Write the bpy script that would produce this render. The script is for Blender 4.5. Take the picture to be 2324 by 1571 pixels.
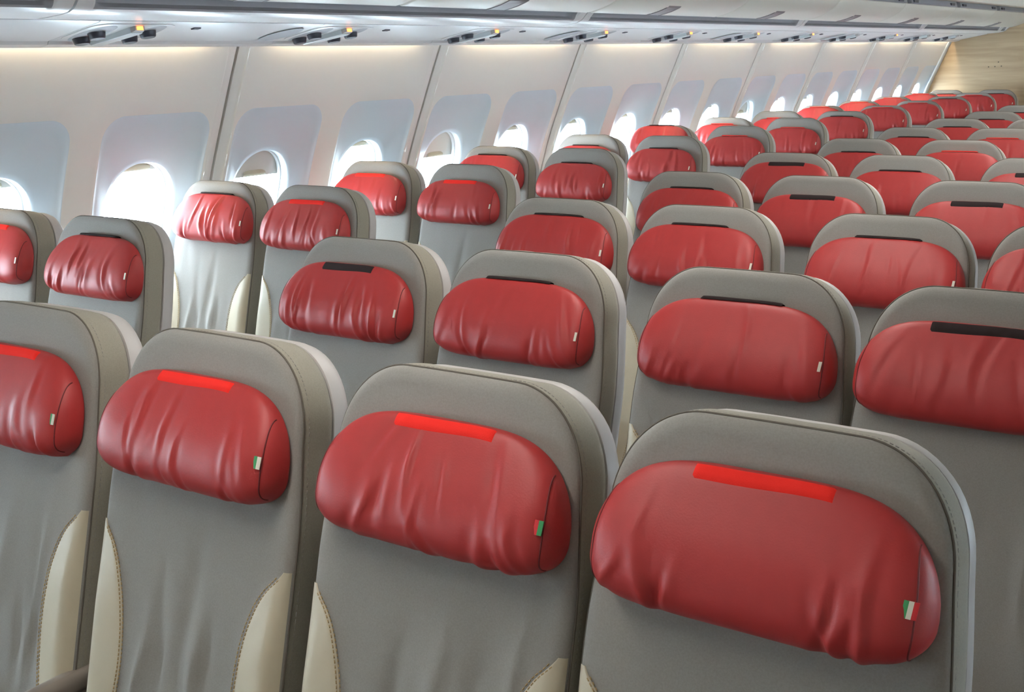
import bpy, math, random
import numpy as np
from mathutils import Matrix, Vector

for o in list(bpy.data.objects): bpy.data.objects.remove(o)
scene = bpy.context.scene
COL = scene.collection

# ------------------------------------------------------------------ camera
FPX, IW, IH = 2662.35, 2324, 1571
CAM = (1.338, -1.0741, 1.5648)
YAW, PITCH, ROLL = 0.6106, 0.2379, -0.0267
def cam_basis():
    f = np.array([-math.sin(YAW)*math.cos(PITCH), math.cos(YAW)*math.cos(PITCH), -math.sin(PITCH)])
    r = np.array([math.cos(YAW), math.sin(YAW), 0.0]); u = np.cross(r, f)
    c, s = math.cos(ROLL), math.sin(ROLL)
    return c*r+s*u, -s*r+c*u, f
_r, _u, _f = cam_basis()
cd = bpy.data.cameras.new('camera'); cam = bpy.data.objects.new('camera', cd); COL.objects.link(cam)
cd.sensor_fit = 'HORIZONTAL'; cd.sensor_width = 36.0; cd.lens = FPX/IW*36.0
cd.clip_start = 0.02; cd.clip_end = 200
m = Matrix.Identity(4)
for i in range(3):
    m[i][0] = _r[i]; m[i][1] = _u[i]; m[i][2] = -_f[i]; m[i][3] = CAM[i]
cam.matrix_world = m
scene.camera = cam

# ------------------------------------------------------------------ light
SKY_COLOR = (0.74, 0.89, 1.0); SKY_STRENGTH = 36.0
CEILING_FILL = 10.0  # strength of the added ceiling fill
COVE_LAMP = 110.0
EXPOSURE = 0.18
wd = bpy.data.worlds.new('world'); scene.world = wd; wd.use_nodes = True
wd.node_tree.nodes['Background'].inputs[0].default_value = (*SKY_COLOR, 1)
wd.node_tree.nodes['Background'].inputs[1].default_value = SKY_STRENGTH
scene.view_settings.view_transform = 'Standard'
scene.view_settings.look = 'None'
scene.view_settings.gamma = 1.0
scene.view_settings.exposure = EXPOSURE
scene.view_settings.use_curve_mapping = False

# ------------------------------------------------------------------ materials
def srgb(r, g, b):
    f = lambda c: (c/255/12.92) if c/255 <= 0.04045 else ((c/255+0.055)/1.055)**2.4
    return (f(r), f(g), f(b))
MATS = {}
def mat(name, col, rough=0.5, bump=None, vary=0.0, vscale=6.0, spec=0.5, metal=0.0, emit=None, stretch=None, sheen=0.0):
    """col linear rgb; bump=(scale, strength, distance); vary = colour variation of the thing itself"""
    M = bpy.data.materials.new(name); M.use_nodes = True
    nt = M.node_tree; b = nt.nodes['Principled BSDF']
    b.inputs['Base Color'].default_value = (*col, 1); b.inputs['Roughness'].default_value = rough
    b.inputs['Specular IOR Level'].default_value = spec; b.inputs['Metallic'].default_value = metal
    if sheen:
        b.inputs['Sheen Weight'].default_value = sheen; b.inputs['Sheen Roughness'].default_value = 0.5
    tc = nt.nodes.new('ShaderNodeTexCoord')
    src = tc.outputs['Object']
    if stretch:
        mp = nt.nodes.new('ShaderNodeMapping'); mp.inputs['Scale'].default_value = stretch
        nt.links.new(src, mp.inputs['Vector']); src = mp.outputs['Vector']
    if vary:
        n = nt.nodes.new('ShaderNodeTexNoise'); n.inputs['Scale'].default_value = vscale; n.inputs['Detail'].default_value = 4
        nt.links.new(src, n.inputs['Vector'])
        r = nt.nodes.new('ShaderNodeValToRGB')
        r.color_ramp.elements[0].position = 0.3; r.color_ramp.elements[1].position = 0.7
        r.color_ramp.elements[0].color = (*[c*(1-vary) for c in col], 1)
        r.color_ramp.elements[1].color = (*[min(1, c*(1+vary)) for c in col], 1)
        nt.links.new(n.outputs['Fac'], r.inputs['Fac']); nt.links.new(r.outputs['Color'], b.inputs['Base Color'])
    if bump:
        n = nt.nodes.new('ShaderNodeTexNoise'); n.inputs['Scale'].default_value = bump[0]; n.inputs['Detail'].default_value = 3
        nt.links.new(src, n.inputs['Vector'])
        bp = nt.nodes.new('ShaderNodeBump'); bp.inputs['Strength'].default_value = bump[1]; bp.inputs['Distance'].default_value = bump[2]
        nt.links.new(n.outputs['Fac'], bp.inputs['Height']); nt.links.new(bp.outputs['Normal'], b.inputs['Normal'])
    if emit:
        b.inputs['Emission Color'].default_value = (*emit[0], 1); b.inputs['Emission Strength'].default_value = emit[1]
    MATS[name] = M
    return M
mat('grey_fabric', srgb(145, 141, 136), 0.85, (900, 0.35, 0.0006), 0.07, 420, spec=0.3, sheen=0.15)
mat('grey_fabric_side', srgb(148, 143, 130), 0.85, (700, 0.4, 0.0006), 0.07, 420, spec=0.3, sheen=0.15)
mat('seam_dark', srgb(98, 91, 82), 0.8)  # dark tone puts the seam's shadow into the piping colour
mat('red_leather', srgb(168, 46, 45), 0.47, (420, 0.25, 0.0006), 0.03, 60, spec=0.45)
mat('red_seam', srgb(110, 26, 28), 0.6)
mat('red_felt', srgb(236, 46, 38), 0.9, (800, 0.5, 0.0008), spec=0.2)
mat('black_felt', srgb(46, 36, 36), 0.9, (800, 0.5, 0.0008), spec=0.2)
mat('cream_leather', srgb(198, 187, 164), 0.45, (380, 0.2, 0.0006), 0.04, 20)
mat('tan_thread', srgb(176, 150, 108), 0.8)
mat('shell_plastic', srgb(188, 184, 182), 0.45)
mat('dark_gap', srgb(52, 50, 50), 0.8)
mat('arm_plastic', srgb(138, 128, 120), 0.5, (300, 0.2, 0.0005))
mat('base_metal', srgb(120, 120, 122), 0.45, metal=0.6)
mat('flag_green', srgb(60, 150, 90), 0.7); mat('flag_white', srgb(232, 226, 208), 0.7); mat('flag_red', srgb(205, 40, 44), 0.7)
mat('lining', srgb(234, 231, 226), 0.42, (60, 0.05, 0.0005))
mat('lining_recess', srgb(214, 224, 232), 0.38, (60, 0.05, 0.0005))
mat('seam_rubber', srgb(96, 94, 90), 0.8)
mat('bin_white', srgb(232, 233, 234), 0.3)
mat('bin_door', srgb(226, 222, 211), 0.40)
mat('groove_grey', srgb(150, 150, 155), 0.45)
mat('latch_grey', srgb(125, 120, 122), 0.4)
mat('sign_plastic', srgb(222, 230, 233), 0.25)
mat('nozzle_dark', srgb(52, 54, 66), 0.4)
mat('oval_grey', srgb(188, 190, 195), 0.6)
mat('sign_lamp', srgb(255, 120, 40), 0.4, emit=((1.0, 0.30, 0.07), 3.0))
mat('cove_tube', (1, 1, 1), 0.4, emit=((1.0, 0.80, 0.52), COVE_LAMP))
mat('ceiling_fill_lamp', (1, 1, 1), 0.4, emit=((1.0, 0.95, 0.88), CEILING_FILL))
mat('ceiling_panel', srgb(226, 220, 206), 0.5)
mat('carpet', srgb(70, 72, 80), 0.95, (300, 0.6, 0.003), 0.2, 60, spec=0.1)
mat('shade', srgb(216, 212, 204), 0.5)
mat('shade_handle', srgb(190, 178, 152), 0.5)
mat('bezel', srgb(232, 234, 236), 0.35)
# wood veneer
def wood():
    M = bpy.data.materials.new('wood_veneer'); M.use_nodes = True; nt = M.node_tree; b = nt.nodes['Principled BSDF']
    tc = nt.nodes.new('ShaderNodeTexCoord'); mp = nt.nodes.new('ShaderNodeMapping'); mp.inputs['Scale'].default_value = (0.9, 1, 13)
    n = nt.nodes.new('ShaderNodeTexNoise'); n.inputs['Scale'].default_value = 2.2; n.inputs['Detail'].default_value = 7; n.inputs['Distortion'].default_value = 0.6
    r = nt.nodes.new('ShaderNodeValToRGB'); e = r.color_ramp.elements
    e[0].position = 0.32; e[0].color = (*srgb(168, 145, 116), 1); e[1].position = 0.68; e[1].color = (*srgb(186, 164, 133), 1)
    nt.links.new(tc.outputs['Object'], mp.inputs['Vector']); nt.links.new(mp.outputs['Vector'], n.inputs['Vector'])
    nt.links.new(n.outputs['Fac'], r.inputs['Fac']); nt.links.new(r.outputs['Color'], b.inputs['Base Color'])
    b.inputs['Roughness'].default_value = 0.4; MATS['wood_veneer'] = M
wood()
def glass():
    M = bpy.data.materials.new('window_glass'); M.use_nodes = True; nt = M.node_tree
    for n in list(nt.nodes): nt.nodes.remove(n)
    out = nt.nodes.new('ShaderNodeOutputMaterial'); mx = nt.nodes.new('ShaderNodeMixShader')
    tr = nt.nodes.new('ShaderNodeBsdfTransparent'); tr.inputs[0].default_value = (0.97, 0.985, 0.99, 1)
    gl = nt.nodes.new('ShaderNodeBsdfGlossy'); gl.inputs['Roughness'].default_value = 0.03
    fr = nt.nodes.new('ShaderNodeFresnel'); fr.inputs[0].default_value = 1.3
    nt.links.new(fr.outputs[0], mx.inputs[0]); nt.links.new(tr.outputs[0], mx.inputs[1]); nt.links.new(gl.outputs[0], mx.inputs[2])
    nt.links.new(mx.outputs[0], out.inputs[0]); MATS['window_glass'] = M
glass()

# ------------------------------------------------------------------ helpers
def make_mesh(name, verts, faces, mats, smooth=True, fmat=None):
    me = bpy.data.meshes.new(name)
    me.from_pydata([tuple(map(float, v)) for v in verts], [], faces)
    for k in (mats if isinstance(mats, (list, tuple)) else [mats]): me.materials.append(MATS[k])
    if smooth: me.polygons.foreach_set('use_smooth', [True]*len(me.polygons))
    if fmat is not None: me.polygons.foreach_set('material_index', fmat)
    me.update()
    return me
def link(name, me, parent=None, loc=(0, 0, 0), rot=(0, 0, 0)):
    o = bpy.data.objects.new(name, me); COL.objects.link(o); o.location = loc; o.rotation_euler = rot
    if parent: o.parent = parent
    return o
def empty(name, loc=(0, 0, 0)):
    o = bpy.data.objects.new(name, None); COL.objects.link(o); o.location = loc; o.empty_display_size = 0.05
    return o
def tag(o, label=None, cat=None, group=None, kind=None):
    if label: o['label'] = label
    if cat: o['category'] = cat
    if group: o['group'] = group
    if kind: o['kind'] = kind
    return o
def grid_faces(nu, nv, closed_u=False, closed_v=False, off=0, flip=False):
    F = []
    for i in range(nu if closed_u else nu-1):
        for j in range(nv if closed_v else nv-1):
            a = off+i*nv+j; b = off+((i+1) % nu)*nv+j; c = off+((i+1) % nu)*nv+(j+1) % nv; d = off+i*nv+(j+1) % nv
            F.append((a, d, c, b) if flip else (a, b, c, d))
    return F
class MB:
    def __init__(s): s.v = []; s.f = []; s.m = []
    def add(s, v, f, mi=0):
        o = len(s.v); s.v += [tuple(map(float, p)) for p in v]; s.f += [tuple(i+o for i in q) for q in f]; s.m += [mi]*len(f)
    def box(s, x0, x1, y0, y1, z0, z1, bev=0.0, mi=0):
        if bev <= 0:
            v = [(x, y, z) for x in (x0, x1) for y in (y0, y1) for z in (z0, z1)]
            s.add(v, [(0, 1, 3, 2), (4, 6, 7, 5), (0, 4, 5, 1), (2, 3, 7, 6), (0, 2, 6, 4), (1, 5, 7, 3)], mi); return
        # rounded box: rounded-rect rings stacked in z
        def ring(b, z):
            R = []
            for cx, cy, a0 in ((x1-bev, y1-bev, 0), (x0+bev, y1-bev, 90), (x0+bev, y0+bev, 180), (x1-bev, y0+bev, 270)):
                for k in range(5):
                    a = math.radians(a0+k*22.5); R.append((cx+(bev-b)*math.cos(a), cy+(bev-b)*math.sin(a), z))
            return R
        rings = [ring(bev*(1-math.sin(math.radians(t))), z0+bev*(1-math.cos(math.radians(t)))) for t in (0, 30, 60, 90)]
        rings += [ring(bev*(1-math.sin(math.radians(t))), z1-bev*(1-math.cos(math.radians(t)))) for t in (90, 60, 30, 0)]
        n = 20; V = [p for r in rings for p in r]
        F = []
        for i in range(len(rings)-1):
            for j in range(n): F.append((i*n+j, i*n+(j+1) % n, (i+1)*n+(j+1) % n, (i+1)*n+j))
        F.append(tuple(reversed(range(n)))); F.append(tuple(range((len(rings)-1)*n, len(rings)*n)))
        s.add(V, F, mi)
    def tube(s, pts, r, n=6, mi=0, closed=False):
        pts = [np.array(p, float) for p in pts]; V = []; m_ = len(pts); up = np.array([0.13, 0.21, 0.97])
        for i, p in enumerate(pts):
            a = pts[(i-1) % m_] if (closed or i > 0) else p; b = pts[(i+1) % m_] if (closed or i < m_-1) else p
            t = b-a; t = t/(np.linalg.norm(t)+1e-9)
            x = np.cross(t, up); x = x/(np.linalg.norm(x)+1e-9); y = np.cross(t, x)
            for k in range(n):
                an = 2*math.pi*k/n; V.append(p+r*(math.cos(an)*x+math.sin(an)*y))
        F = grid_faces(m_, n, closed_u=closed, closed_v=True)
        if not closed: F += [tuple(range(n)), tuple(reversed(range((m_-1)*n, m_*n)))]
        s.add(V, F, mi)
    def cyl(s, c, axis, r0, r1, h, n=20, mi=0):
        c = np.array(c, float); ax = np.array(axis, float); ax /= np.linalg.norm(ax)
        t = np.array([1, 0, 0]) if abs(ax[0]) < 0.8 else np.array([0, 1, 0]); x = np.cross(ax, t); x /= np.linalg.norm(x); y = np.cross(ax, x)
        V = []
        for (hh, r) in ((0, r0), (h*0.85, r0*0.15+r1*0.85), (h, r1*0.9)):
            for k in range(n):
                a = 2*math.pi*k/n; V.append(c+ax*hh+r*(math.cos(a)*x+math.sin(a)*y))
        F = grid_faces(3, n, closed_v=True, flip=True); F += [tuple(range(n)), tuple(reversed(range(2*n, 3*n)))]
        s.add(V, F, mi)
    def extrude(s, prof, y0, y1, mi=0, ny=2, cap=True):
        """closed (x,z) profile extruded along y"""
        n = len(prof); V = []
        for k in range(ny):
            y = y0+(y1-y0)*k/(ny-1); V += [(x, y, z) for x, z in prof]
        F = grid_faces(ny, n, closed_v=True)
        if cap: F += [tuple(reversed(range(n))), tuple(range((ny-1)*n, ny*n))]
        s.add(V, F, mi)
    def mesh(s, name, mats, smooth=True):
        return make_mesh(name, s.v, s.f, mats, smooth, s.m)
def sharp(me, ang=35):
    """smooth shading with hard edges above the angle"""
    me.set_sharp_from_angle(angle=math.radians(ang)); return me
def smooth01(x): x = np.clip(x, 0, 1); return x*x*(3-2*x)

# ================================================================== SETTING
MID = 0.235                       # x of the cabin's centre line
Y0, Y1 = -2.785, 11.495           # ends of the cabin
PANEL, SEAM0 = 1.19, 1.975
PROF = np.array([(1.74, -1.915), (1.70, -1.935), (1.66, -1.955), (1.6, -1.981), (1.46, -2.043), (1.25, -2.133), (1.13, -2.18), (0.9, -2.25), (0.6, -2.31), (0.3, -2.342), (0.0, -2.345)])
def wall_x(z):
    z = np.asarray(z, float)
    f = lambda q: np.interp(q, PROF[::-1, 0], PROF[::-1, 1])
    return (f(z-0.06)+2*f(z)+f(z+0.06))/4
def on_wall(Y, z, d):
    """point on the side-wall lining, d metres outward of it"""
    z = np.asarray(z, float); e = 0.02
    sl = (wall_x(z+e)-wall_x(z-e))/(2*e)
    L = np.sqrt(1+sl*sl)
    return np.stack([wall_x(z)-d/L, np.asarray(Y, float)+0*z, z+d*sl/L], -1)
# floor
mb = MB(); mb.box(-2.42, 2.89, Y0-0.03, Y1+0.03, -0.05, 0.0)
fl = link('floor', mb.mesh('floor', 'carpet', False)); tag(fl, 'dark carpeted cabin floor under the seats', None, None, 'structure')

def rrect(n, hw, z0, z1, r, yc=0.0):
    """n points of a rounded rectangle, evenly spread by angle-ish arc length, starting at bottom centre; returns y,z"""
    w, h = 2*hw, z1-z0
    segs = []
    P = []
    per = 2*(w-2*r)+2*(h-2*r)+2*math.pi*r
    cx, cz = yc, (z0+z1)/2
    N = 2000
    # dense walk
    pts = []
    def line(a, b, k): pts.extend([(a[0]+(b[0]-a[0])*t/k, a[1]+(b[1]-a[1])*t/k) for t in range(k)])
    def arc(c, a0, k): pts.extend([(c[0]+r*math.cos(math.radians(a0+90*t/k)), c[1]+r*math.sin(math.radians(a0+90*t/k))) for t in range(k)])
    line((cx, z0), (cx+hw-r, z0), 60); arc((cx+hw-r, z0+r), -90, 60); line((cx+hw, z0+r), (cx+hw, z1-r), 120); arc((cx+hw-r, z1-r), 0, 60)
    line((cx+hw-r, z1), (cx-hw+r, z1), 120); arc((cx-hw+r, z1-r), 90, 60); line((cx-hw, z1-r), (cx-hw, z0+r), 120); arc((cx-hw+r, z0+r), 180, 60)
    line((cx-hw+r, z0), (cx, z0), 60)
    pts = np.array(pts+[(cx, z0)])
    # resample at equal angles around the centre in normalised space (keeps rings matched)
    ang = np.unwrap(np.arctan2((pts[:, 1]-cz)/h, (pts[:, 0]-cx)/w))
    tgt = -math.pi/2+2*math.pi*np.arange(n)/n
    ang = ang-ang[0]-math.pi/2
    return np.stack([np.interp(tgt, ang, pts[:, 0]), np.interp(tgt, ang, pts[:, 1])], 1)
# one window cell of the lining: rings from the cell's border to the window opening
NR = 128
CELLH = PANEL/2
ZB, ZT = 0.30, 1.715
WZ0, WZ1, WHW = 0.83, 1.222, 0.142       # opening
def cell_mesh(ya, yb, border):
    """cell between y=ya and y=yb around centre 0; border: which side carries the seam flange (-1 left, 1 right)"""
    yc = 0.0
    outer = rrect(NR, 0.5, 0, 1, 0.0005)
    outer = np.stack([np.where(outer[:, 0] < 0, ya*(-outer[:, 0]/0.5), yb*(outer[:, 0]/0.5)), ZB+(ZT-ZB)*outer[:, 1]], 1)
    r1 = rrect(NR, 0.236, 0.70, 1.418, 0.085)
    r1b = rrect(NR, 0.228, 0.708, 1.409, 0.082)
    r2 = rrect(NR, WHW+0.010, WZ0-0.010, WZ1+0.008, 0.143)
    r3 = rrect(NR, WHW, WZ0, WZ1, 0.135)
    V = []; M_ = []
    rings = []
    for t in np.linspace(0, 1, 9): rings.append((outer*(1-t)+r1*t, 0*outer[:, 0], 0))
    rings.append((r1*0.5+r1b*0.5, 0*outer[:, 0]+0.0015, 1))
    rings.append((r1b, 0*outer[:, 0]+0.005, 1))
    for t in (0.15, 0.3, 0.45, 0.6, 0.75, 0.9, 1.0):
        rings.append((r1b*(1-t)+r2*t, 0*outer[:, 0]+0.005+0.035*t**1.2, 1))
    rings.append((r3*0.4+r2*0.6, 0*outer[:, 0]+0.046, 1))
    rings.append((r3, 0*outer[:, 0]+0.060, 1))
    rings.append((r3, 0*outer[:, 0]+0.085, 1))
    out = []
    for P, d, mi in rings:
        d = d.copy()
        # flange: the last centimetres beside a panel seam step back slightly
        if border:
            edge = (P[:, 0]-(yb if border > 0 else ya))*(-border)
            d = np.where((edge < 0.045), d+0.006*smooth01((0.045-edge)/0.012), d) if mi == 0 else d
        out.append(on_wall(P[:, 0], P[:, 1], d))
    V = np.concatenate(out)
    F = grid_faces(len(rings), NR, closed_v=True)
    fm = []
    for i in range(len(rings)-1): fm += [1 if rings[i+1][2] else 0]*NR
    # flange is meshed by an explicit strip because ring 0..1 are coarse
    return V, F, fm
def lining_panel_mesh():
    mb = MB(); g = 0.006; fl_ = 0.05
    for k, b in ((0, -1), (1, 1)):
        c = -PANEL/4 if k == 0 else PANEL/4
        ya = -CELLH/2+(fl_ if k == 0 else 0); yb = CELLH/2-(fl_ if k == 1 else 0)
        V, F, fm = cell_mesh(ya, yb, 0)
        V = V+np.array([0, c, 0])
        o = len(mb.v); mb.v += [tuple(p) for p in V]; mb.f += [tuple(i+o for i in q) for q in F]; mb.m += fm
    # stepped flanges along both seams
    for s in (-1, 1):
        zs = np.linspace(ZB, ZT, 40)
        cols = []
        for e, d in ((fl_, 0.0), (fl_-0.004, 0.005), (fl_-0.012, 0.007), (g+0.004, 0.007), (g, 0.010), (g, 0.03)):
            cols.append(on_wall(0*zs+s*(PANEL/2-e), zs, 0*zs+d))
        V = np.concatenate(cols); mb.add(V, grid_faces(len(cols), 40, flip=(s < 0)))
    return mb
MB_PANEL = lining_panel_mesh()
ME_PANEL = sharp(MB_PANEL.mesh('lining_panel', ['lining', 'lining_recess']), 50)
# dado below, seam strip, upper closing
def wall_strip(z0, z1, d, ya, yb, m_, name, nz=8):
    zs = np.linspace(z0, z1, nz); mb = MB(); A = on_wall(0*zs+ya, zs, 0*zs+d); B = on_wall(0*zs+yb, zs, 0*zs+d)
    A2 = on_wall(0*zs+ya, zs, 0*zs+d+0.01); B2 = on_wall(0*zs+yb, zs, 0*zs+d+0.01)
    mb.add(np.concatenate([A, B, B2, A2]), grid_faces(4, nz, closed_u=True)); return mb.mesh(name, m_)
seams = [SEAM0+PANEL*n for n in range(-4, 9)]
ME_SEAM = wall_strip(ZB, ZT, 0.022, -0.02, 0.02, 'seam_rubber', 'panel_seam', 30)
ME_DADO = wall_strip(0.0, ZB+0.01, -0.004, -PANEL/2+0.001, PANEL/2-0.001, 'lining', 'dado_panel')
ME_SKIN = wall_strip(-0.02, ZB+0.03, 0.012, -PANEL/2-0.01, PANEL/2+0.01, 'seam_rubber', 'dado_backing')
# window pieces
def bezel_mesh():
    mb = MB(); a = rrect(96, WHW+0.006, WZ0-0.006, WZ1+0.006, 0.14); b = rrect(96, WHW-0.007, WZ0+0.007, WZ1-0.007, 0.128)
    R = []
    for P, d in ((a, 0.080), (a, 0.072), (a*0.5+b*0.5, 0.068), (b, 0.072), (b, 0.100)): R.append(on_wall(P[:, 0], P[:, 1], 0*P[:, 0]+d))
    mb.add(np.concatenate(R), grid_faces(5, 96, closed_v=True)); return mb.mesh('bezel', 'bezel')
def pane_mesh():
    mb = MB(); b = rrect(64, WHW+0.0, WZ0, WZ1, 0.13)
    for d in (0.098, 0.102):
        R = on_wall(b[:, 0], b[:, 1], 0*b[:, 0]+d); mb.add(R, [tuple(range(64))])
    return mb.mesh('pane', 'window_glass', False)
def shade_mesh(zlow):
    mb = MB(); zs = np.linspace(zlow, WZ1+0.02, 8); ys = np.linspace(-WHW-0.004, WHW+0.004, 5); R = []
    for d in (0.086, 0.090):
        for y in ys: R.append(on_wall(0*zs+y, zs, 0*zs+d))
    mb.add(np.concatenate(R), grid_faces(10, 8, closed_u=True)); return mb.mesh('shade', 'shade')
def handle_mesh(zlow):
    mb = MB(); ys = np.linspace(-0.06, 0.06, 13); R = []
    for k, (dz, dd) in enumerate(((0.004, 0.086), (0.006, 0.076), (0.016, 0.074), (0.022, 0.078), (0.024, 0.086))):
        w = np.sqrt(np.clip(1-(ys/0.065)**4, 0, 1)); R.append(on_wall(ys, zlow+dz*(0.4+0.6*w), 0*ys+dd+(1-w)*0.01))
    mb.add(np.concatenate(R), grid_faces(5, 13)); return mb.mesh('shade_handle', 'shade_handle')
ME_BEZEL, ME_PANE = bezel_mesh(), pane_mesh()
SHADES = {}
def shade_pair(frac):
    z = WZ1-(WZ1-WZ0)*frac
    if frac not in SHADES: SHADES[frac] = (shade_mesh(z), handle_mesh(z))
    return SHADES[frac]
wall_l = empty('wall_left', (0, 0, 0)); tag(wall_l, 'curved cream cabin side wall of window lining panels', None, None, 'structure')
wall_r = empty('wall_right', (2*MID, 0, 0)); wall_r.scale = (-1, 1, 1); tag(wall_r, 'curved cream cabin wall across from the window pair', None, None, 'structure')
WIN_SHADE = {1: 0.10, 2: 0.12, 3: 0.10, 4: 0.28, 5: 0.09, 6: 0.32, 7: 0.10, 8: 0.10, 9: 0.09, 10: 0.10, 11: 0.08, 12: 0.25}
wn = 0
for W_ in (wall_l, wall_r):
    for i, s in enumerate(seams):
        if i > 0: link('panel_seam', ME_SEAM, W_, (0, s, 0))
        if i == len(seams)-1: break
        link('lining_panel', ME_PANEL, W_, (0, s+PANEL/2, 0)); link('dado_panel', ME_DADO, W_, (0, s+PANEL/2, 0)); link('dado_backing', ME_SKIN, W_, (0, s+PANEL/2, 0))
        for k in (0, 1):
            y = s+PANEL*(0.25+0.5*k); wn += 1
            idx = round((y-1.0825)/0.595)+1
            if W_ is wall_l:
                w = empty('window_%d' % wn, (0, y, 0))
            else:
                w = empty('window_%d' % wn, (2*MID, y, 0)); w.scale = (-1, 1, 1)
            tag(w, 'rounded cabin window with white bezel and pull-down shade', None, None, 'structure')
            fr = WIN_SHADE.get(idx+1, (0.09, 0.12, 0.08, 0.11)[idx % 4]) if W_ is wall_l else ((0.12, 0.45)[idx % 2] if y > 1.0 else 1.0)
            sm, hm = shade_pair(fr)
            link('bezel', ME_BEZEL, w); link('pane', ME_PANE, w)
            so = link('shade', sm, w); link('shade_handle', hm, so)
# end walls
def end_wall(name, y, t, m_):
    zs = np.linspace(0, 1.715, 24); L = [(wall_x(z)-0.03, z) for z in zs]
    pr = L+[(-1.95, 1.82), (-1.80, 2.0), (-1.45, 2.14), (-0.8, 2.2), (2*MID+0.8, 2.2), (2*MID+1.45, 2.14), (2*MID+1.80, 2.0), (2*MID+1.95, 1.82)]+[(2*MID-x, z) for x, z in reversed(L)]
    mb = MB(); mb.extrude([(x, z) for x, z in pr], y, y+t); o = link(name, sharp(mb.mesh(name, m_)))
    return o
wb = end_wall('wall_back', Y1, 0.03, 'wood_veneer'); tag(wb, 'light wood-grain partition closing the cabin behind the last row', None, None, 'structure')
wf = end_wall('wall_front', Y0-0.03, 0.03, 'ceiling_panel'); tag(wf, 'plain cream bulkhead at the forward end', None, None, 'structure')
for (x, z) in ((-1.58, 1.39), (-1.52, 1.392), (-1.46, 1.395), (-1.49, 1.435)):
    mb = MB(); mb.cyl((0, 0, 0), (0, -1, 0), 0.006, 0.005, 0.003, 10); link('screw', mb.mesh('screw', 'seam_dark'), wb, (x, Y1, z))
# trim beside the partition
zs = np.linspace(0.0, 1.69, 30); mbt = MB()
cols = [on_wall(0*zs+Y1-e, zs, 0*zs+d) for e, d in ((0.0, -0.012), (0.09, -0.012), (0.10, -0.006), (0.10, 0.004), (0.0, 0.004))]
mbt.add(np.concatenate(cols), grid_faces(5, 30, closed_u=True))
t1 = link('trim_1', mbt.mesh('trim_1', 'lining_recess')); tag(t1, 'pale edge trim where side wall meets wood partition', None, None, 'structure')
# ceiling
CE = [(-1.188, 1.925), (-1.15, 1.918), (-0.98, 1.93), (-0.60, 1.96), (-0.2, 1.99), (MID, 2.0)]
CE = CE+[(2*MID-x, z) for x, z in reversed(CE[:-1])]
CE2 = [(x, z+0.02) for x, z in reversed(CE)]
mb = MB(); mb.extrude(CE+CE2, Y0, Y1, ny=2); ce = link('ceiling', sharp(mb.mesh('ceiling', 'ceiling_panel'), 60))
tag(ce, 'smooth cream cabin ceiling between the overhead bins', None, None, 'structure')

CR = [(-1.99, 1.72), (-1.93, 1.80), (-1.80, 1.98), (-1.45, 2.12), (-0.8, 2.18), (MID, 2.20)]
CR = CR+[(2*MID-x, z) for x, z in reversed(CR[:-1])]
mb = MB(); mb.extrude(CR+[(x, z+0.03) for x, z in reversed(CR)], Y0, Y1, ny=2); link('crown_shell', mb.mesh('crown_shell', 'groove_grey', False), ce)  # unseen outer skin, added to stop sky light leaking in above the bins

# ================================================================== OVERHEAD BINS
ORDS = ['', 'first', 'second', 'third', 'fourth', 'fifth', 'sixth', 'seventh', 'eighth', 'ninth', 'tenth', 'eleventh', 'twelfth', 'thirteenth', 'fourteenth']
MOD, MOD0 = 2.575, 0.92
CH = [(-1.905, 1.700), (-1.912, 1.652), (-1.925, 1.644), (-1.918, 1.642), (-1.875, 1.650), (-1.871, 1.656), (-1.868, 1.660), (-1.62, 1.7055), (-1.612, 1.7085), (-1.612, 1.730), (-1.87, 1.720)]
GA = [(-1.606, 1.735), (-1.606, 1.713), (-1.603, 1.7105), (-1.56, 1.713), (-1.50, 1.7175), (-1.465, 1.7225), (-1.445, 1.731)]
GB_open = [(-1.443, 1.737), (-1.449, 1.741), (-1.462, 1.749), (-1.458, 1.765), (-1.43, 1.785), (-1.40, 1.81)]
GB_shut = [(-1.435, 1.738), (-1.428, 1.745), (-1.419, 1.754), (-1.410, 1.763), (-1.404, 1.775), (-1.40, 1.81)]
BACK = [(-1.40, 1.95), (-1.80, 1.90), (-1.84, 1.76)]
def bin_shell(y0, y1):
    mb = MB(); n = len(GA)+len(GB_open)+len(BACK); V = []; ys = []
    g = 0.004
    stations = [(y0+g, 0), (y0+0.055, 0)]
    for k in range(7): stations.append((y0+0.055+0.05*k/6, math.sin(math.pi/2*k/6)))
    stations.append(((y0+y1)/2, 1))
    for k in range(7): stations.append((y1-0.105+0.05*k/6, math.cos(math.pi/2*k/6)))
    stations += [(y1-0.055, 0), (y1-g, 0)]
    for y, t in stations:
        pr = list(GA)+[(a[0]*(1-t)+b[0]*t, a[1]*(1-t)+b[1]*t) for a, b in zip(GB_shut, GB_open)]+BACK
        V += [(x, y, z) for x, z in pr]
    F = grid_faces(len(stations), n, closed_v=True)
    F += [tuple(reversed(range(n))), tuple(range((len(stations)-1)*n, len(stations)*n))]
    mb.add(V, F)
    fm = []
    for i in range(len(stations)-1):
        for j in range(n):
            op = stations[i][1] > 0.3 or stations[i+1][1] > 0.3
            fm.append(1 if (op and len(GA)-1 <= j < len(GA)+4) else 0)
    fm += [0, 0]; mb.m = fm
    return sharp(mb.mesh('bin_shell', ['bin_white', 'groove_grey']), 28)
DO = [(-1.402, 1.763), (-1.375, 1.7675), (-1.335, 1.7770), (-1.295, 1.7905), (-1.26, 1.807), (-1.23, 1.826), (-1.205, 1.849), (-1.193, 1.865), (-1.188, 1.880)]
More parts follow.
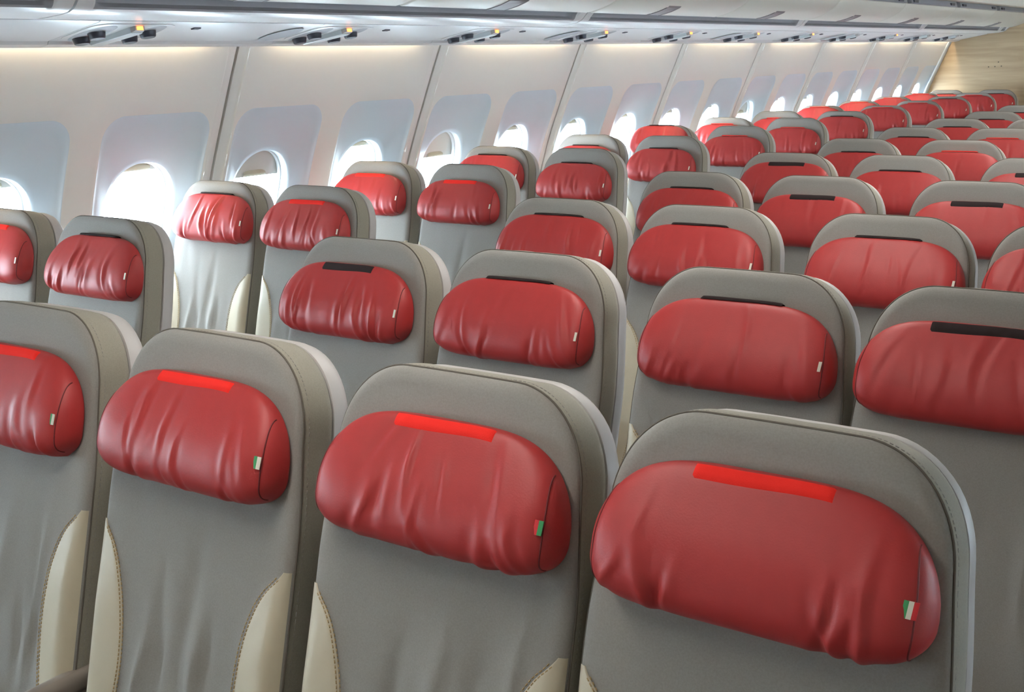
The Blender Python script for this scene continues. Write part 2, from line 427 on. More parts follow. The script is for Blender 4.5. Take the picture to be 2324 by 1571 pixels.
def bin_door(y0, y1):
    mb = MB(); g = 0.0035
    inn = [(x-0.012, z+0.02) for x, z in reversed(DO)]
    pr = DO+inn; n = len(pr); V = []
    st = [(y0+g, 0.006), (y0+g+0.006, 0.0015), (y0+g+0.014, 0), (y1-g-0.014, 0), (y1-g-0.006, 0.0015), (y1-g, 0.006)]
    for y, d in st: V += [(x-0.3*d, y, z+d if k < len(DO) else z) for k, (x, z) in enumerate(pr)]
    F = grid_faces(len(st), n, closed_v=True)+[tuple(reversed(range(n))), tuple(range((len(st)-1)*n, len(st)*n))]
    mb.add(V, F); return sharp(mb.mesh('bin_door', 'bin_door'), 40)
def latch_mesh():
    """grey pull plate following the door's curve, with a raised rim"""
    mb = MB(); w = 0.062
    xs = np.linspace(-1.400, -1.272, 9); D = np.array(DO); zz = np.interp(xs, D[:, 0], D[:, 1])
    sl = np.gradient(zz, xs); L = np.hypot(1, sl); N = np.stack([sl/L, 0*xs, -1/L], 1)
    rows = [(-w, -0.003), (-w, 0.0035), (-w+0.005, 0.0035), (-w+0.007, 0.0018), (w-0.007, 0.0018), (w-0.005, 0.0035), (w, 0.0035), (w, -0.003)]
    V = []
    for y, d in rows:
        for k in range(9):
            dd = d if 0 < k < 7 else (max(d, 0.0035) if k == 7 else (-0.003 if k == 8 else d))
            V.append(np.array([xs[k], y, zz[k]])+N[k]*dd)
    mb.add(V, grid_faces(len(rows), 9, flip=True)); return sharp(mb.mesh('latch', 'latch_grey'), 30)
chan = empty('trim_2'); tag(chan, 'pale service channel running between window panels and overhead bins', None, None, 'structure')
chan_r = empty('trim_3', (2*MID, 0, 0)); chan_r.scale = (-1, 1, 1); tag(chan_r, 'pale service channel along the opposite wall', None, None, 'structure')
mb = MB(); mb.extrude(CH, -0.4612, 0.4612); ME_CHAN = sharp(mb.mesh('channel_panel', 'bin_white'), 25)
for k in range(-5, 12):
    y = 1.29+0.925*k+0.30
    for par in (chan, chan_r):
        if y > Y1-0.47:
            h = (Y1-0.002-(y-0.4625))/2
            if h < 0.03: continue
            mb = MB(); mb.extrude(CH, -h+0.001, h); link('channel_panel', sharp(mb.mesh('channel_panel', 'bin_white'), 25), par, (0, y-0.4625+h, 0))
        elif y-0.46 > Y0: link('channel_panel', ME_CHAN, par, (0, y, 0))
ME_LATCH = latch_mesh(); ME_BINSHELL = bin_shell(-MOD/2, MOD/2)
ME_BINDOOR = bin_door(-MOD/4, MOD/4)
def hinge_mesh():
    mb = MB(); w = MOD/4-0.05
    mb.extrude([(-1.205, 1.925), (-1.190, 1.884), (-1.172, 1.882), (-1.165, 1.890), (-1.178, 1.926)], -w, w)
    for y in (-w+0.10, w-0.14):
        mb.box(-1.176, -1.160, y-0.05, y+0.05, 1.890, 1.908, mi=1)
    return sharp(mb.mesh('hinge_rail', ['groove_grey', 'nozzle_dark']))
ME_HINGE = hinge_mesh()
for side in (0, 1):
    for k in range(-1, 5):
        y0 = MOD0+MOD*k; y1 = min(y0+MOD, Y1-0.004)
        full = abs(y1-y0-MOD) < 1e-3
        if y1-y0 < 0.15: continue
        b = empty('overhead_bin', (0 if side == 0 else 2*MID, (y0+y1)/2, 0))
        if side: b.scale = (-1, 1, 1)
        if side == 0:
            tag(b, 'cream overhead bin with two curved doors, %s full-length bin from the wood partition' % ORDS[4-k] if full else 'short end piece of cream overhead bin against the wood partition', 'overhead bin', 'overhead bins along the window side')
        else:
            tag(b, 'cream overhead bin along the opposite wall, %s from the wood partition' % ORDS[5-k], 'overhead bin', 'overhead bins along the opposite wall')
        if full:
            link('bin_shell', ME_BINSHELL, b)
            for s in (-1, 1):
                d = link('bin_door', ME_BINDOOR, b, (0, s*MOD/4, 0)); link('latch', ME_LATCH, d, (0, -0.06, 0)); link('hinge_rail', ME_HINGE, d)
        else:
            h = (y1-y0)/2; link('bin_shell', bin_shell(-h, h), b); d = link('bin_door', bin_door(-h, h), b)
            if h > 0.2: link('latch', ME_LATCH, d)

# ================================================================== COVE LAMPS + ADDED CEILING FILL LAMPS
mb = MB(); mb.tube([(-1.938, -0.44, 1.700), (-1.938, 0, 1.700), (-1.938, 0.44, 1.700)], 0.009, 8); ME_COVE = mb.mesh('cove_lamp', 'cove_tube')
mb = MB()
for y in (-0.445, 0.445): mb.box(-1.952, -1.924, y-0.008, y+0.008, 1.690, 1.716)
ME_COVECAP = mb.mesh('lamp_socket', 'shell_plastic', False)
for side in (0, 1):
    for si, s in enumerate(seams[:-1]):
        c = empty('cove_lamp', (0 if side == 0 else 2*MID, s+PANEL/2, 0))
        if side: c.scale = (-1, 1, 1)
        tag(c, ('warm tube lamp behind the bin edge, above the %s window panel from wood partition' if not side else 'warm tube lamp on the opposite wall, above the %s window panel from wood partition') % ORDS[12-si], 'lamp', 'cove lamps above the window panels' if not side else 'cove lamps of the opposite wall')
        link('tube', ME_COVE, c); link('lamp_socket', ME_COVECAP, c)
mb = MB(); mb.box(-0.12, 0.12, -0.55, 0.55, -0.022, -0.004, 0.008); ME_CL = mb.mesh('ceiling_fill_lamp', 'ceiling_fill_lamp')
mb = MB(); mb.box(-0.135, 0.135, -0.565, 0.565, -0.012, 0.004); ME_CLF = mb.mesh('lamp_frame', 'shell_plastic', False)
for k in range(1, 9):  # unseen lamps, added to brighten the walls and far rows
    for x, rz in ((MID, 0),):
        c = empty('ceiling_fill_lamp', (x, -2.0+1.6*k, 2.0)); tag(c, 'added unseen flat fill lamp over the centre seats, %s from the wood partition' % ORDS[9-k], 'lamp', 'added fill lamps over the centre seats')
        link('diffuser', ME_CL, c); link('lamp_frame', ME_CLF, c)

# ================================================================== PASSENGER SERVICE UNITS
def psu_z(x): return 1.660+(x+1.868)*(1.7055-1.660)/(0.248)
SL = (1.7055-1.660)/0.248; PN = np.array([SL, 0, -1])/math.hypot(SL, 1)   # outward (downward) normal
PT = np.array([1, 0, SL])/math.hypot(SL, 1)
def psu_pt(t, y, d):      # t metres inboard of the outboard edge, d metres below the face
    return np.array([-1.868, y, 1.660])+PT*t+PN*d
def psu_parts():
    P = {}
    # housing plate with rounded long outline
    mb = MB()
    o = rrect(48, 0.155, 0.010, 0.238, 0.06)
    rings = [[psu_pt(z, y, -0.001) for y, z in o], [psu_pt(z, y, 0.002) for y, z in o], [psu_pt(0.124+(z-0.124)*0.97, y*0.96, 0.003) for y, z in o]]
    V = [p for r in rings for p in r]; F = grid_faces(3, 48, closed_v=True, flip=True)+[tuple(range(96, 144))]
    mb.add(V, F); P['housing'] = sharp(mb.mesh('housing', 'bin_white'), 40)
    # two grey oval dishes, one either side of the sign
    def dish(y0, t0, t1, hw, col):
        mb = MB(); n = 32; R = []
        for sc, d in ((1.0, 0.0032), (0.94, 0.0045), (0.8, 0.0036)):
            R += [psu_pt((t0+t1)/2+(t1-t0)/2*sc*math.cos(a), y0+hw*sc*math.sin(a), d) for a in [2*math.pi*k/n for k in range(n)]]
        mb.add(R, grid_faces(3, n, closed_v=True, flip=True)+[tuple(reversed(range(2*n, 3*n)))]); return sharp(mb.mesh('dish', col), 30)
    P['dish_a'] = dish(-0.092, 0.012, 0.225, 0.048, 'oval_grey'); P['dish_b'] = dish(0.088, 0.03, 0.23, 0.042, 'oval_grey'); P['speaker'] = dish(-0.235, 0.012, 0.215, 0.055, 'oval_grey')
    # sign: slim tilted bar
    mb = MB(); R = []
    yw = 0.022
    for t, d0, d1 in ((0.0, 0.006, 0.011), (0.006, 0.002, 0.016), (0.195, 0.002, 0.022), (0.205, 0.003, 0.021)):
        R += [psu_pt(t, -yw, d0), psu_pt(t, -yw, d1-0.002), psu_pt(t, -yw+0.003, d1), psu_pt(t, yw-0.003, d1), psu_pt(t, yw, d1-0.002), psu_pt(t, yw, d0)]
    mb.add(R, grid_faces(4, 6, closed_v=True)+[tuple(range(6)), tuple(reversed(range(18, 24)))]); P['sign'] = sharp(mb.mesh('sign', 'sign_plastic'), 30)
    # lit symbol window at the inboard end
    mb = MB(); R = []
    for t, e in ((0.2055, 0.0), (0.224, 0.003)):
        R += [psu_pt(t, -yw+0.002+e, 0.003), psu_pt(t, -yw+0.002+e, 0.019-e), psu_pt(t, yw-0.002-e, 0.019-e), psu_pt(t, yw-0.002-e, 0.003)]
    mb.add(R, grid_faces(2, 4, closed_v=True)+[(0, 1, 2, 3), (7, 6, 5, 4)]); P['holder'] = mb.mesh('symbol_holder', 'shell_plastic', False)
    mb = MB(); R = []
    for t, e in ((0.2235, 0.0), (0.228, 0.003)):
        R += [psu_pt(t, -0.012+e, 0.005), psu_pt(t, -0.012+e, 0.016-e), psu_pt(t, 0.012-e, 0.016-e), psu_pt(t, 0.012-e, 0.005)]
    mb.add(R, grid_faces(2, 4, closed_v=True)+[(0, 1, 2, 3), (7, 6, 5, 4)]); P['lit'] = mb.mesh('lit_symbol', 'sign_lamp', False)
    mb = MB(); mb.cyl((0, 0, 0), tuple(PN), 0.027, 0.023, 0.020, 24); P['nozzle'] = sharp(mb.mesh('nozzle', 'nozzle_dark'), 40)
    mb = MB(); R = []
    for d, e in ((0.0, 0.0), (0.004, 0.001)):
        R += [psu_pt(0.19+a*(0.009-e), 0.245+b*(0.014-e), d) for a, b in ((-1, -1), (1, -1), (1, 1), (-1, 1))]
    mb.add(R, grid_faces(2, 4, closed_v=True, flip=True)+[(4, 5, 6, 7)]); P['slot'] = mb.mesh('mask_latch', 'nozzle_dark', False)
    return P
PSU = psu_parts()
LIT = {0, 1, 2, 3, 4, 5, 6, 8}
for k in range(0, 11):
    y = 1.29+0.925*k
    u = empty('service_unit', (0, y, 0))
    tag(u, 'overhead service unit with slim sign bar and %s symbol, %s from wood partition' % ('glowing orange' if k in LIT else 'unlit', ORDS[11-k]), 'service unit', 'service units under the window-side bins')
    link('housing', PSU['housing'], u); link('dish', PSU['dish_a'], u); link('dish', PSU['dish_b'], u)
    sg = link('sign', PSU['sign'], u); link('symbol_holder', PSU['holder'], sg)
    if k in LIT: link('lit_symbol', PSU['lit'], sg)
    for (t, yy) in ((0.055, -0.088), (0.130, -0.086), (0.075, 0.072), (0.150, 0.085)):
        link('nozzle', PSU['nozzle'], u, tuple(psu_pt(t, yy, 0.002)))
    link('mask_latch', PSU['slot'], u)
    if k % 2: link('speaker_grille', PSU['speaker'], u)

# ================================================================== SEATS
UPV = np.array([0, 0.25, 1.0]); UPV /= np.linalg.norm(UPV)
FRV = np.array([0, -1.0, 0.25]); FRV /= np.linalg.norm(FRV)       # towards the sitter
ORG = np.array([0, 0.04, 1.05])
def S(u, v, d):
    u, v, d = np.broadcast_arrays(np.asarray(u, float), np.asarray(v, float), np.asarray(d, float))
    return ORG+u[..., None]*np.array([1.0, 0, 0])+v[..., None]*UPV+d[..., None]*FRV
HWS, VT, RC, VBOT = 0.208, 0.130, 0.113, -0.60
def taper(v): return 1-0.072*smooth01((np.asarray(v, float)+0.15)/0.22)
def crown(u): return 0.003*(1-(u/HWS)**2)
def sdf(u, v):
    qx = np.abs(u)-(HWS-RC); qy = v-(VT-RC)
    return np.hypot(np.maximum(qx, 0), np.maximum(qy, 0))+np.minimum(np.maximum(qx, qy), 0)-RC
def outline(off=0.0, n_side=26, n_arc=14, n_top=10):
    """open outline up the left side, round the top, down the right side; off grows it outward"""
    P = []
    for k in range(n_side): P.append((-HWS-off, VBOT+(VT-RC-VBOT)*k/n_side))
    for k in range(n_arc):
        a = math.pi-math.pi/2*k/n_arc; P.append((-(HWS-RC)+(RC+off)*math.cos(a), VT-RC+(RC+off)*math.sin(a)))
    for k in range(n_top): P.append((-(HWS-RC)+2*(HWS-RC)*k/n_top, VT+off))
    for k in range(n_arc):
        a = math.pi/2-math.pi/2*k/n_arc; P.append(((HWS-RC)+(RC+off)*math.cos(a), VT-RC+(RC+off)*math.sin(a)))
    for k in range(n_side+1): P.append((HWS+off, VT-RC+(VBOT-VT+RC)*k/n_side))
    P = np.array(P); P[:, 0] *= taper(P[:, 1]); P[:, 1] += crown(P[:, 0])*smooth01((P[:, 1]-0.0)/0.1)
    return P
def pad_depth(u, v, folds):
    """depth of the padded front; the rim rolls back to the piping"""
    e = np.clip(-sdf(u, v), 0, 1)
    x = np.clip(e/0.022, 0, 1)
    d = -0.013*(1-np.sqrt(1-(1-x)**2))
    d = d+0.006*np.exp(-((v+0.33)/0.14)**2)*np.exp(-(u/0.16)**2)*0.5
    d = d+0.010*smooth01((np.abs(u)-0.11)/0.08)*smooth01((-0.18-v)/0.15)*x          # side bolsters low down
    d = d-0.004*np.exp(-((v-0.0)/0.09)**2)*x                                          # hollow behind the pillow
    for (u0, k1, w, amp, v0, lv) in folds:
        xx = (u-u0-k1*(v+0.3))/w
        d = d+amp*np.exp(-xx*xx)*np.exp(-((v-v0)/lv)**2)*x
    return d
def pad_folds(seed):
    r = random.Random(seed); F = []
    for _ in range(9):
        F.append((r.uniform(-0.12, 0.16), r.uniform(-0.15, 0.25), r.uniform(0.007, 0.018), r.choice((-1, 1))*r.uniform(0.0045, 0.010), r.uniform(-0.5, -0.27), r.uniform(0.06, 0.14)))
    for _ in range(3):
        F.append((r.uniform(-0.2, 0.2), r.uniform(-0.6, 0.6), r.uniform(0.01, 0.02), r.uniform(-0.0015, 0.0015), r.uniform(-0.2, -0.08), 0.05))
    return F
def pad_mesh(folds, nu=61, nv=91):
    vs = np.concatenate([np.linspace(VBOT, 0.0, nv-32), 0.0+(VT)*np.sin(np.linspace(0.05, 1, 32)*math.pi/2)])
    a = np.linspace(-1, 1, nu); a = np.sign(a)*(1-(1-np.abs(a))**1.5)
    V = []
    for v in vs:
        t = max(0.0, v-(VT-RC)); hw = HWS-RC+math.sqrt(max(RC*RC-t*t, 1e-12)) if t > 0 else HWS
        u = a*hw; vv = v+crown(u)*smooth01(np.array([v/0.1]))[0]
        V.append(S(u*taper(v), vv, pad_depth(u, np.full_like(u, v), folds)))
    V = np.concatenate(V); return make_mesh('backrest', V, grid_faces(len(vs), nu), 'grey_fabric')
def gusset_mesh(seed):
    r = random.Random(seed); P = outline(0.0); n = len(P); R = []
    ds = [(-0.013, 0.0), (-0.018, 0.0018), (-0.03, 0.003), (-0.045, 0.0035), (-0.06, 0.003), (-0.070, 0.0015), (-0.074, -0.003)]
    wr = [(r.uniform(0.1, 0.9)*n, r.uniform(0.5, 1.2), r.uniform(-0.0016, 0.0016)) for _ in range(16)]
    idx = np.arange(n)
    for d, off in ds:
        Q = outline(off); w = sum(am*np.exp(-((idx-c)/s)**2) for c, s, am in wr)*min(1, max(0, (-d-0.012)/0.02))*(1 if d > -0.073 else 0)
        c0 = Q-np.array([0, -0.2]); c0 /= np.linalg.norm(c0, axis=1)[:, None]
        R.append(S(Q[:, 0]+c0[:, 0]*w, Q[:, 1]+c0[:, 1]*w, np.full(n, d)))
    return make_mesh('side_gusset', np.concatenate(R), grid_faces(len(ds), n), 'grey_fabric_side')
def piping_mesh():
    mb = MB(); P = outline(0.0008); mb.tube(S(P[:, 0], P[:, 1], -0.0125), 0.0014, 6); 
    return mb.mesh('piping', 'seam_dark')
def stitch_line_mesh():
    mb = MB(); P = outline(0.0020, 60, 26, 24)
    Q = S(P[:, 0], P[:, 1], -0.0225)
    for i in range(0, len(Q)-1):
        a, b = Q[i], Q[i+1]; mb.tube([a+(b-a)*0.15, a+(b-a)*0.75], 0.0007, 4)
    return mb.mesh('stitch_line', 'grey_fabric')
def shell_mesh():
    R = []; ds = [(-0.075, -0.004), (-0.076, 0.001), (-0.080, 0.0025), (-0.095, 0.003), (-0.108, 0.000), (-0.117, -0.009), (-0.121, -0.024)]
    for d, off in ds:
        Q = outline(off); R.append(S(Q[:, 0], Q[:, 1], np.full(len(Q), d)))
    n = len(R[0]); V = np.concatenate(R); F = grid_faces(len(ds), n)
    # back cover
    vs = n; o = len(V); last = R[-1]; half = n//2
    for i in range(half-1): F.append(((len(ds)-1)*n+i, (len(ds)-1)*n+i+1, (len(ds)-1)*n+n-2-i, (len(ds)-1)*n+n-1-i))
    return sharp(make_mesh('back_shell', V, F, 'shell_plastic'), 45)
def gap_mesh():
    R = []
    for d, off in ((-0.070, -0.004), (-0.082, -0.004)):
        Q = outline(off); R.append(S(Q[:, 0], Q[:, 1], np.full(len(Q), d)))
    return make_mesh('shadow_gap', np.concatenate(R), grid_faces(2, len(R[0])), 'dark_gap')
PANEL_CURVE = np.array([(-0.600, 0.155), (-0.47, 0.133), (-0.40, 0.126), (-0.35, 0.128), (-0.30, 0.135), (-0.26, 0.147), (-0.225, 0.162), (-0.198, 0.186), (-0.182, 0.208)])
def leather_mesh(side, folds):
    vs = np.linspace(-0.598, -0.184, 64); b = np.interp(vs, PANEL_CURVE[:, 0], PANEL_CURVE[:, 1])
    b = np.convolve(np.pad(b, 3, mode='edge'), np.ones(7)/7, 'valid')
    R = []; nt = 11
    for t in np.linspace(0, 1, nt):
        u = (b*(1-t)+(HWS-0.0010)*t); 
        lift = 0.0022*np.minimum(1, t*12)*np.minimum(1, (1-t)*30)+0.0004
        R.append(S(side*u, vs, pad_depth(side*u, vs, folds)+lift))
    me = make_mesh('leather_panel', np.concatenate(R), grid_faces(nt, len(vs), flip=side < 0), 'cream_leather')
    mb = MB()
    L = np.cumsum(np.r_[0, np.hypot(np.diff(vs), np.diff(b))]); step = 0.0068
    for off, ph in ((0.0030, 0), (-0.0030, 0.5)):
        for k in range(int(L[-1]/step)-1):
            s0 = (k+ph)*step; pts = []
            for q in (s0, s0+step*0.62):
                vv = np.interp(q, L, vs); uu = side*(np.interp(q, L, b)+off)
                pts.append(S(uu, vv, pad_depth(np.array(uu), np.array(vv), folds)+0.0024))
            mb.tube(pts, 0.0010, 4)
    return me, mb.mesh('stitching', 'tan_thread')
# ---- pillow
PHW, VC, HUP, HDN = 0.194, -0.034, 0.115, 0.056
PHH = 0.085
def pillow_fn(a, th, folds):
    """a across (-1..1), th around the section: 0 top edge, 90 front, 180 bottom edge"""
    A = np.abs(a); su = np.clip(1-A**4.1, 0, 1)**0.52; sd = np.clip(1-A**7, 0, 1)**0.5; sf = np.clip(1-A**11, 0, 1)**0.5
    ct, st = np.cos(th), np.sin(th)
    v = VC*np.minimum(1, 1)+np.where(ct > 0, HUP*su*np.abs(ct)**0.68, -HDN*sd*np.abs(ct)**0.68)
    fr = st > 0
    T = 0.052-0.024*smooth01((v+0.04)/0.12)
    dep = np.where(fr, T*sf*np.abs(st)**0.62, -0.014*sf*np.abs(st)**0.6)
    u = PHW*a
    wgt = np.where(fr, np.abs(st)**0.5, 0)*np.clip((1-A)/0.10, 0, 1)
    dd = 0*u
    for (u0, k1, k2, w, amp, v0, lv, sk) in folds:
        xx = (u-u0-k1*v-k2*v*v)/w
        dd = dd+amp*(np.exp(-xx*xx)-sk*np.exp(-(xx-1.4)**2))*np.exp(-((v-v0)/lv)**2)
    dep = dep+dd*wgt
    v = v+np.where(v < 0, -1, 0.3)*dd*0.6*np.clip(np.abs(v)/PHH, 0, 1)**2*np.clip((1-A)/0.10, 0, 1)
    return u, v, dep
def pillow_folds(seed, strength=1.0):
    r = random.Random(seed*7+3); F = []
    for _ in range(r.randint(9, 13)):
        u0 = r.uniform(-0.15, 0.15)
        low = r.random() < 0.6
        F.append((u0, r.uniform(-0.25, 0.25)-u0*1.2, r.uniform(-4, 4), r.uniform(0.004, 0.010), strength*r.uniform(0.0018, 0.0045)*r.choice((1, 1, -1)), (r.uniform(-0.07, -0.02) if low else r.uniform(-0.03, 0.05)), r.uniform(0.025, 0.06), r.uniform(0.3, 0.9)))
    for _ in range(2):
        F.append((r.uniform(0.06, 0.14), r.uniform(-0.5, 0.2), 0, r.uniform(0.007, 0.012), strength*r.uniform(-0.005, -0.003), -0.075, 0.035, 0.8))
    F.append((r.uniform(-0.12, -0.05), r.uniform(0, 0.5), 0, r.uniform(0.007, 0.012), strength*r.uniform(-0.005, -0.002), -0.075, 0.03, 0.6))
    for _ in range(3):
        F.append((r.uniform(-0.15, 0.15), 0, 0, r.uniform(0.03, 0.05), strength*r.uniform(-0.003, 0.003), r.uniform(-0.04, 0.04), 0.06, 0))
    return F
def pillow_mesh(folds, na=121, nt=72):
    a = np.linspace(-1, 1, na); a = np.sin(a*math.pi/2)*0.55+a*0.45
    th = np.linspace(0, 2*math.pi, nt, endpoint=False)
    AA, TT = np.meshgrid(a, th, indexing='ij'); u, v, d = pillow_fn(AA, TT, folds)
    V = (u[..., None]*np.array([1.0, 0, 0])+v[..., None]*UPV+d[..., None]*FRV).reshape(-1, 3)
    return make_mesh('headrest_pillow', V, grid_faces(na, nt, closed_v=True), 'red_leather')
def pvec(u, v, d): return u[..., None]*np.array([1.0, 0, 0])+v[..., None]*UPV+d[..., None]*FRV
def seam_mesh(folds):
    out = []
    for s in (-1, 1):
        mb = MB(); th = np.radians(np.linspace(8, 172, 40)); a = 0.925-0.05*np.cos(th)**2*np.where(np.cos(th) > 0, 1, 0.6)
        u, v, d = pillow_fn(s*a, th, folds); mb.tube(pvec(u, v, d), 0.0011, 5); out.append(mb.mesh('end_seam', 'red_seam'))
    return out
def strip_mesh(folds, kind):
    """hook strip along the pillow's top edge: kind 'red' and 'black' lie on the front, 'sliver' peeks over the top"""
    c0, c1, t0, t1, lift = {'red': (-0.40, 0.42, 10, 38, 0.0016), 'black': (-0.38, 0.40, 10, 40, 0.0014), 'sliver': (-0.40, 0.42, -14, 17, 0.0018), 'redsliver': (-0.40, 0.40, -8, 14, 0.0016)}[kind]
    a = np.linspace(c0, c1, 40); th = np.radians(np.linspace(t0, t1, 7)); AA, TT = np.meshgrid(a, th, indexing='ij')
    TT = TT+np.radians(1.5)*np.sin(AA*6+c0*9)
    u, v, d = pillow_fn(AA, TT, folds)
    e = np.minimum(1, np.minimum(np.arange(7), 6-np.arange(7)))[None, :]*np.minimum(1, np.minimum(np.arange(40), 39-np.arange(40)))[:, None]
    d = d+lift*np.where(e > 0, 1, -0.3); v = v+lift*np.where(e > 0, 1, -0.3)
    if kind in ('sliver', 'redsliver'): v = v+(0.0030 if kind == 'sliver' else 0.004)
    return make_mesh('hook_strip', pvec(u, v, d).reshape(-1, 3), grid_faces(40, 7), 'red_felt' if kind.startswith('red') else 'black_felt')
def tag_mesh(folds, style):
    a = np.array(0.905); th = np.radians(np.array(84.0)); u, v, d = pillow_fn(a, th, folds)
    base = pvec(u, v, d)
    cols = {'gw': ['flag_green', 'flag_white'], 'rg': ['flag_red', 'flag_green'], 'gwr': ['flag_green', 'flag_white', 'flag_red'], 'g': ['flag_green', 'flag_white'], 'w': ['flag_white']}[style]
    wt = {'gw': 0.0135, 'rg': 0.012, 'gwr': 0.015, 'g': 0.010, 'w': 0.0055}[style]; h = 0.0088
    mb = MB(); X = np.array([1.0, 0, 0]); n = len(cols)
    fold = FRV*0.9+X*0.1
    for i in range(n):
        x0, x1 = -wt/2+wt*i/n, -wt/2+wt*(i+1)/n
        V = []
        for dz in (0.0012, 0.0024):
            for uu, vv in ((x0, -h), (x1, -h), (x1, h), (x0, h)): V.append(base+X*(uu+0.001*vv/h)+UPV*vv+FRV*(dz+0.0012*math.cos(uu/wt*2)-0.02*0))
        mb.add(V, [(4, 5, 6, 7), (0, 3, 2, 1), (0, 1, 5, 4), (1, 2, 6, 5), (2, 3, 7, 6), (3, 0, 4, 7)], i)
    return mb.mesh('fabric_tag', cols, False)
# ---- cushions, arms, base
def seat_extra():
    mb = MB(); mb.box(-0.20, 0.20, -0.60, -0.115, 0.30, 0.445, 0.04); cush = mb.mesh('seat_cushion', 'grey_fabric')
    mb = MB(); mb.box(-0.195, 0.195, -0.56, 0.02, 0.262, 0.30, 0.01)
    base = sharp(mb.mesh('seat_pan', 'base_metal'), 40)
    legs = []
    for x in (-0.13, 0.13):
        mb = MB(); mb.tube([(x, -0.45, 0.27), (x, -0.36, 0.0)], 0.018, 8); mb.tube([(x, -0.02, 0.27), (x, -0.12, 0.0)], 0.018, 8); mb.box(x-0.025, x+0.025, -0.42, -0.06, 0.0, 0.02)
        legs.append(sharp(mb.mesh('leg', 'base_metal'), 40))
    # armrest: pad on a slim support, centred on x=0
    mb = MB(); mb.box(-0.017, 0.017, -0.46, -0.02, 0.575, 0.612, 0.012); arm = mb.mesh('armrest', 'arm_plastic')
    mb = MB(); mb.box(-0.010, 0.010, -0.30, -0.02, 0.30, 0.58, 0.006); sup = mb.mesh('arm_support', 'arm_plastic')
    return cush, base, legs, arm, sup
CUSH, SPAN_, LEGS, ARM, ARMSUP = seat_extra()
PADS = []
for sd in range(5):
    f = pad_folds(sd+11); l0 = leather_mesh(-1, f); l1 = leather_mesh(1, f)
    PADS.append((pad_mesh(f), gusset_mesh(sd), l0, l1))
PIPING, STITCH, SHELL, GAP = piping_mesh(), stitch_line_mesh(), shell_mesh(), gap_mesh()

COLX = {'A': -1.918, 'B': -1.446, 'C': -0.475, 'D': -0.020, 'E': 0.470, 'F': 0.903}
SEATX = {'C1': -0.475, 'D1': -0.013, 'B2': -1.434, 'E1': 0.447, 'F1': 0.880}
ROWP = 0.854
PIL = {  # sideways and vertical shift of each pillow on its seat, metres
 'C1': (-.008, -.022), 'D1': (-.002, -.013), 'E1': (.004, -.010), 'F1': (-.002, -.004), 'A2': (.012, .002), 'B2': (.020, -.004), 'C2': (-.014, -.012), 'D2': (-.004, -.012),
 'E2': (.002, -.010), 'F2': (-.011, -.010), 'A3': (.012, .001), 'B3': (-.008, -.001), 'C3': (.004, -.002), 'D3': (-.007, -.006), 'E3': (.004, -.010), 'F3': (-.005, -.006), 'A4': (-.008, -.005),
 'B4': (-.013, -.017), 'C4': (.006, -.011), 'D4': (-.012, -.016), 'E4': (.007, -.015), 'A5': (-.008, .004), 'B5': (-.010, -.022), 'C5': (.010, .008), 'D5': (.006, -.015), 'A6': (-.008, -.013),
 'B6': (-.018, -.020), 'C6': (.012, -.018), 'D6': (.008, -.008), 'A7': (-.012, .042), 'B7': (-.012, -.014), 'C7': (.012, -.006), 'A8': (-.012, .000), 'B8': (-.006, -.019), 'C8': (.012, -.005),
 'A9': (.010, -.008), 'B9': (-.002, .008), 'A10': (-.008, .030), 'B10': (0, .026), 'A11': (.005, .030), 'B11': (.006, .022), 'A12': (.006, .030), 'B12': (.006, .024), 'A13': (.004, .034), 'B13': (.008, .020), 'A14': (0, .004), 'B14': (0, .004)}
STRIP = {'C1': 'red', 'D1': 'red', 'E1': 'red', 'F1': 'red', 'A2': 'red', 'B2': 'sliver', 'C2': 'black', 'D2': 'sliver', 'E2': 'sliver', 'F2': 'black', 'A3': 'sliver', 'B3': 'red', 'C3': 'sliver', 'D3': 'sliver',
 'E3': 'sliver', 'A4': 'red', 'B4': 'red', 'C4': 'sliver', 'D4': 'black', 'E4': 'black', 'A5': 'sliver', 'B5': 'sliver', 'C5': 'black', 'D5': 'sliver', 'E5': 'black', 'A6': 'sliver', 'B6': 'sliver', 'C6': 'sliver',
 'D6': 'redsliver', 'A7': 'sliver', 'B7': 'redsliver', 'C7': 'sliver', 'D7': 'redsliver', 'A8': 'redsliver', 'B8': 'redsliver', 'C8': 'sliver', 'A9': 'redsliver', 'B9': 'sliver', 'C9': 'sliver', 'A10': 'redsliver', 'B10': 'redsliver',
 'A11': 'redsliver', 'B11': 'redsliver', 'A12': 'redsliver', 'B12': 'sliver', 'A13': 'redsliver', 'B13': 'redsliver', 'A14': 'sliver', 'B14': 'sliver'}
TAGS = {'C1': 'g', 'D1': 'gw', 'E1': 'rg', 'F1': 'gwr'}
ORD = ORDS
WHERE = {'A': 'window seat', 'B': 'seat beside the window seat', 'C': 'first centre-block seat from window aisle', 'D': 'second centre-block seat from window aisle', 'E': 'third centre-block seat from window aisle', 'F': 'fourth centre-block seat from window aisle'}
PILLOW_CACHE = {}
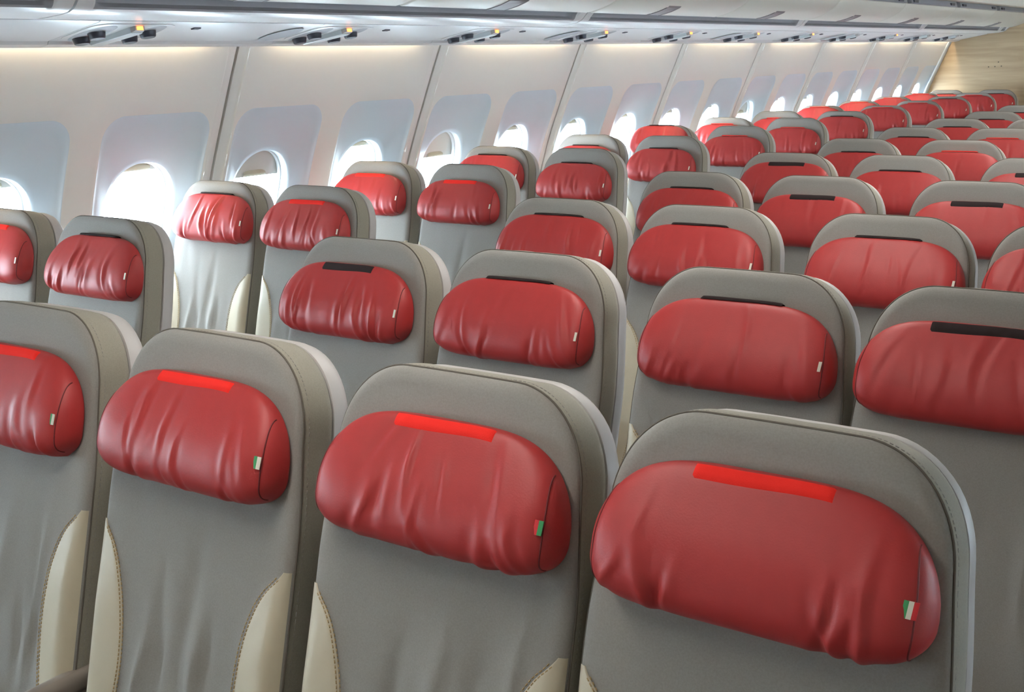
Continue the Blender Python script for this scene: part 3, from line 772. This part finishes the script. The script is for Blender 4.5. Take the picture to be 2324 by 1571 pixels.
def pillow_set(key, row):
    near = row <= 3
    seed = (ord(key[0])*31+row*17) if row <= 5 else 500+(ord(key[0])*3+row*5) % 9
    st = {'C2': 1.5, 'A3': 1.6, 'B2': 1.2, 'D2': 0.8, 'E2': 0.7, 'F2': 0.4, 'E3': 0.6, 'F1': 0.85, 'D1': 0.7, 'C3': 1.3, 'A14': 1.5, 'B13': 1.6}.get(key, 1.0)
    if row > 2 and key[0] in 'DEF' and key != 'D1': st = min(st, 0.7)
    res = 'hi' if near else 'lo'
    k = (seed, res, st)
    if k not in PILLOW_CACHE:
        f = pillow_folds(seed, st); PILLOW_CACHE[k] = (f, pillow_mesh(f, *((131, 80) if near else (71, 44))), seam_mesh(f), {})
    return PILLOW_CACHE[k]
def proj_x(x, y, z):
    p = np.array([x, y, z])-np.array(CAM); return IW/2+FPX*(p@_r)/max(p@_f, 0.05)
for row in range(1, 15):
    for c in 'ABCDEF':
        key = c+str(row); x = SEATX.get(key, COLX[c]+0.004*max(0, row-8)); y = (row-1)*ROWP
        px = proj_x(x, y, 1.05)
        if px < -330 or px > 2760: continue
        if row == 1 and c in 'AB': continue
        strip = STRIP.get(key, 'sliver')
        t = empty('airline_seat', (x, y, 0))
        tag(t, 'grey seat with %s-strip pillow, %s, %s row from partition' % ('red' if strip.startswith('red') else 'black', WHERE[c], ORD[15-row]), 'seat', 'airline seats with red headrest pillows')
        pd = PADS[(row*2+ord(c)*3) % 5] if row > 1 else PADS[{'C': 0, 'D': 1, 'E': 2, 'F': 3}[c]]
        link('backrest', pd[0], t); link('side_gusset', pd[1], t); link('piping', PIPING, t); link('back_shell', SHELL, t); link('shadow_gap', GAP, t)
        if row <= 3: link('stitch_line', STITCH, t)
        for lm, sm in (pd[2], pd[3]):
            lo = link('leather_panel', lm, t); lo['label'] = 'cream leather side panel'
            if row <= 5: link('stitching', sm, lo)
        f, pm, sm, ext = pillow_set(key, row)
        du, dv = PIL.get(key, (random.Random(row*7+ord(c)).uniform(-.008, .008), -0.008))
        po = link('headrest_pillow', pm, t, tuple(S(du, dv+0.004, 0.006))); po['label'] = 'red leather headrest pillow'
        for e in sm: link('end_seam', e, po)
        if ('s', strip) not in ext: ext[('s', strip)] = strip_mesh(f, strip)
        so = link('hook_strip', ext[('s', strip)], po); so['label'] = 'bright red felt strip' if strip.startswith('red') else 'black hook strip'
        ts = TAGS.get(key, 'w')
        if ('t', ts) not in ext: ext[('t', ts)] = tag_mesh(f, ts)
        link('fabric_tag', ext[('t', ts)], po)
        link('seat_cushion', CUSH, t); link('seat_pan', SPAN_, t)
        for lg in LEGS: link('leg', lg, t)
        right = {'A': (COLX['B']-COLX['A'])/2, 'B': 0.245, 'C': 0.2275, 'D': 0.225 if row == 1 else 0.245, 'E': 0.2165, 'F': 0.245}[c]-0.019
        ar = link('armrest', ARM, t, (right, 0, 0)); link('arm_support', ARMSUP, ar)
        if c == 'C': ar = link('armrest', ARM, t, (-0.226, 0, 0)); link('arm_support', ARMSUP, ar)
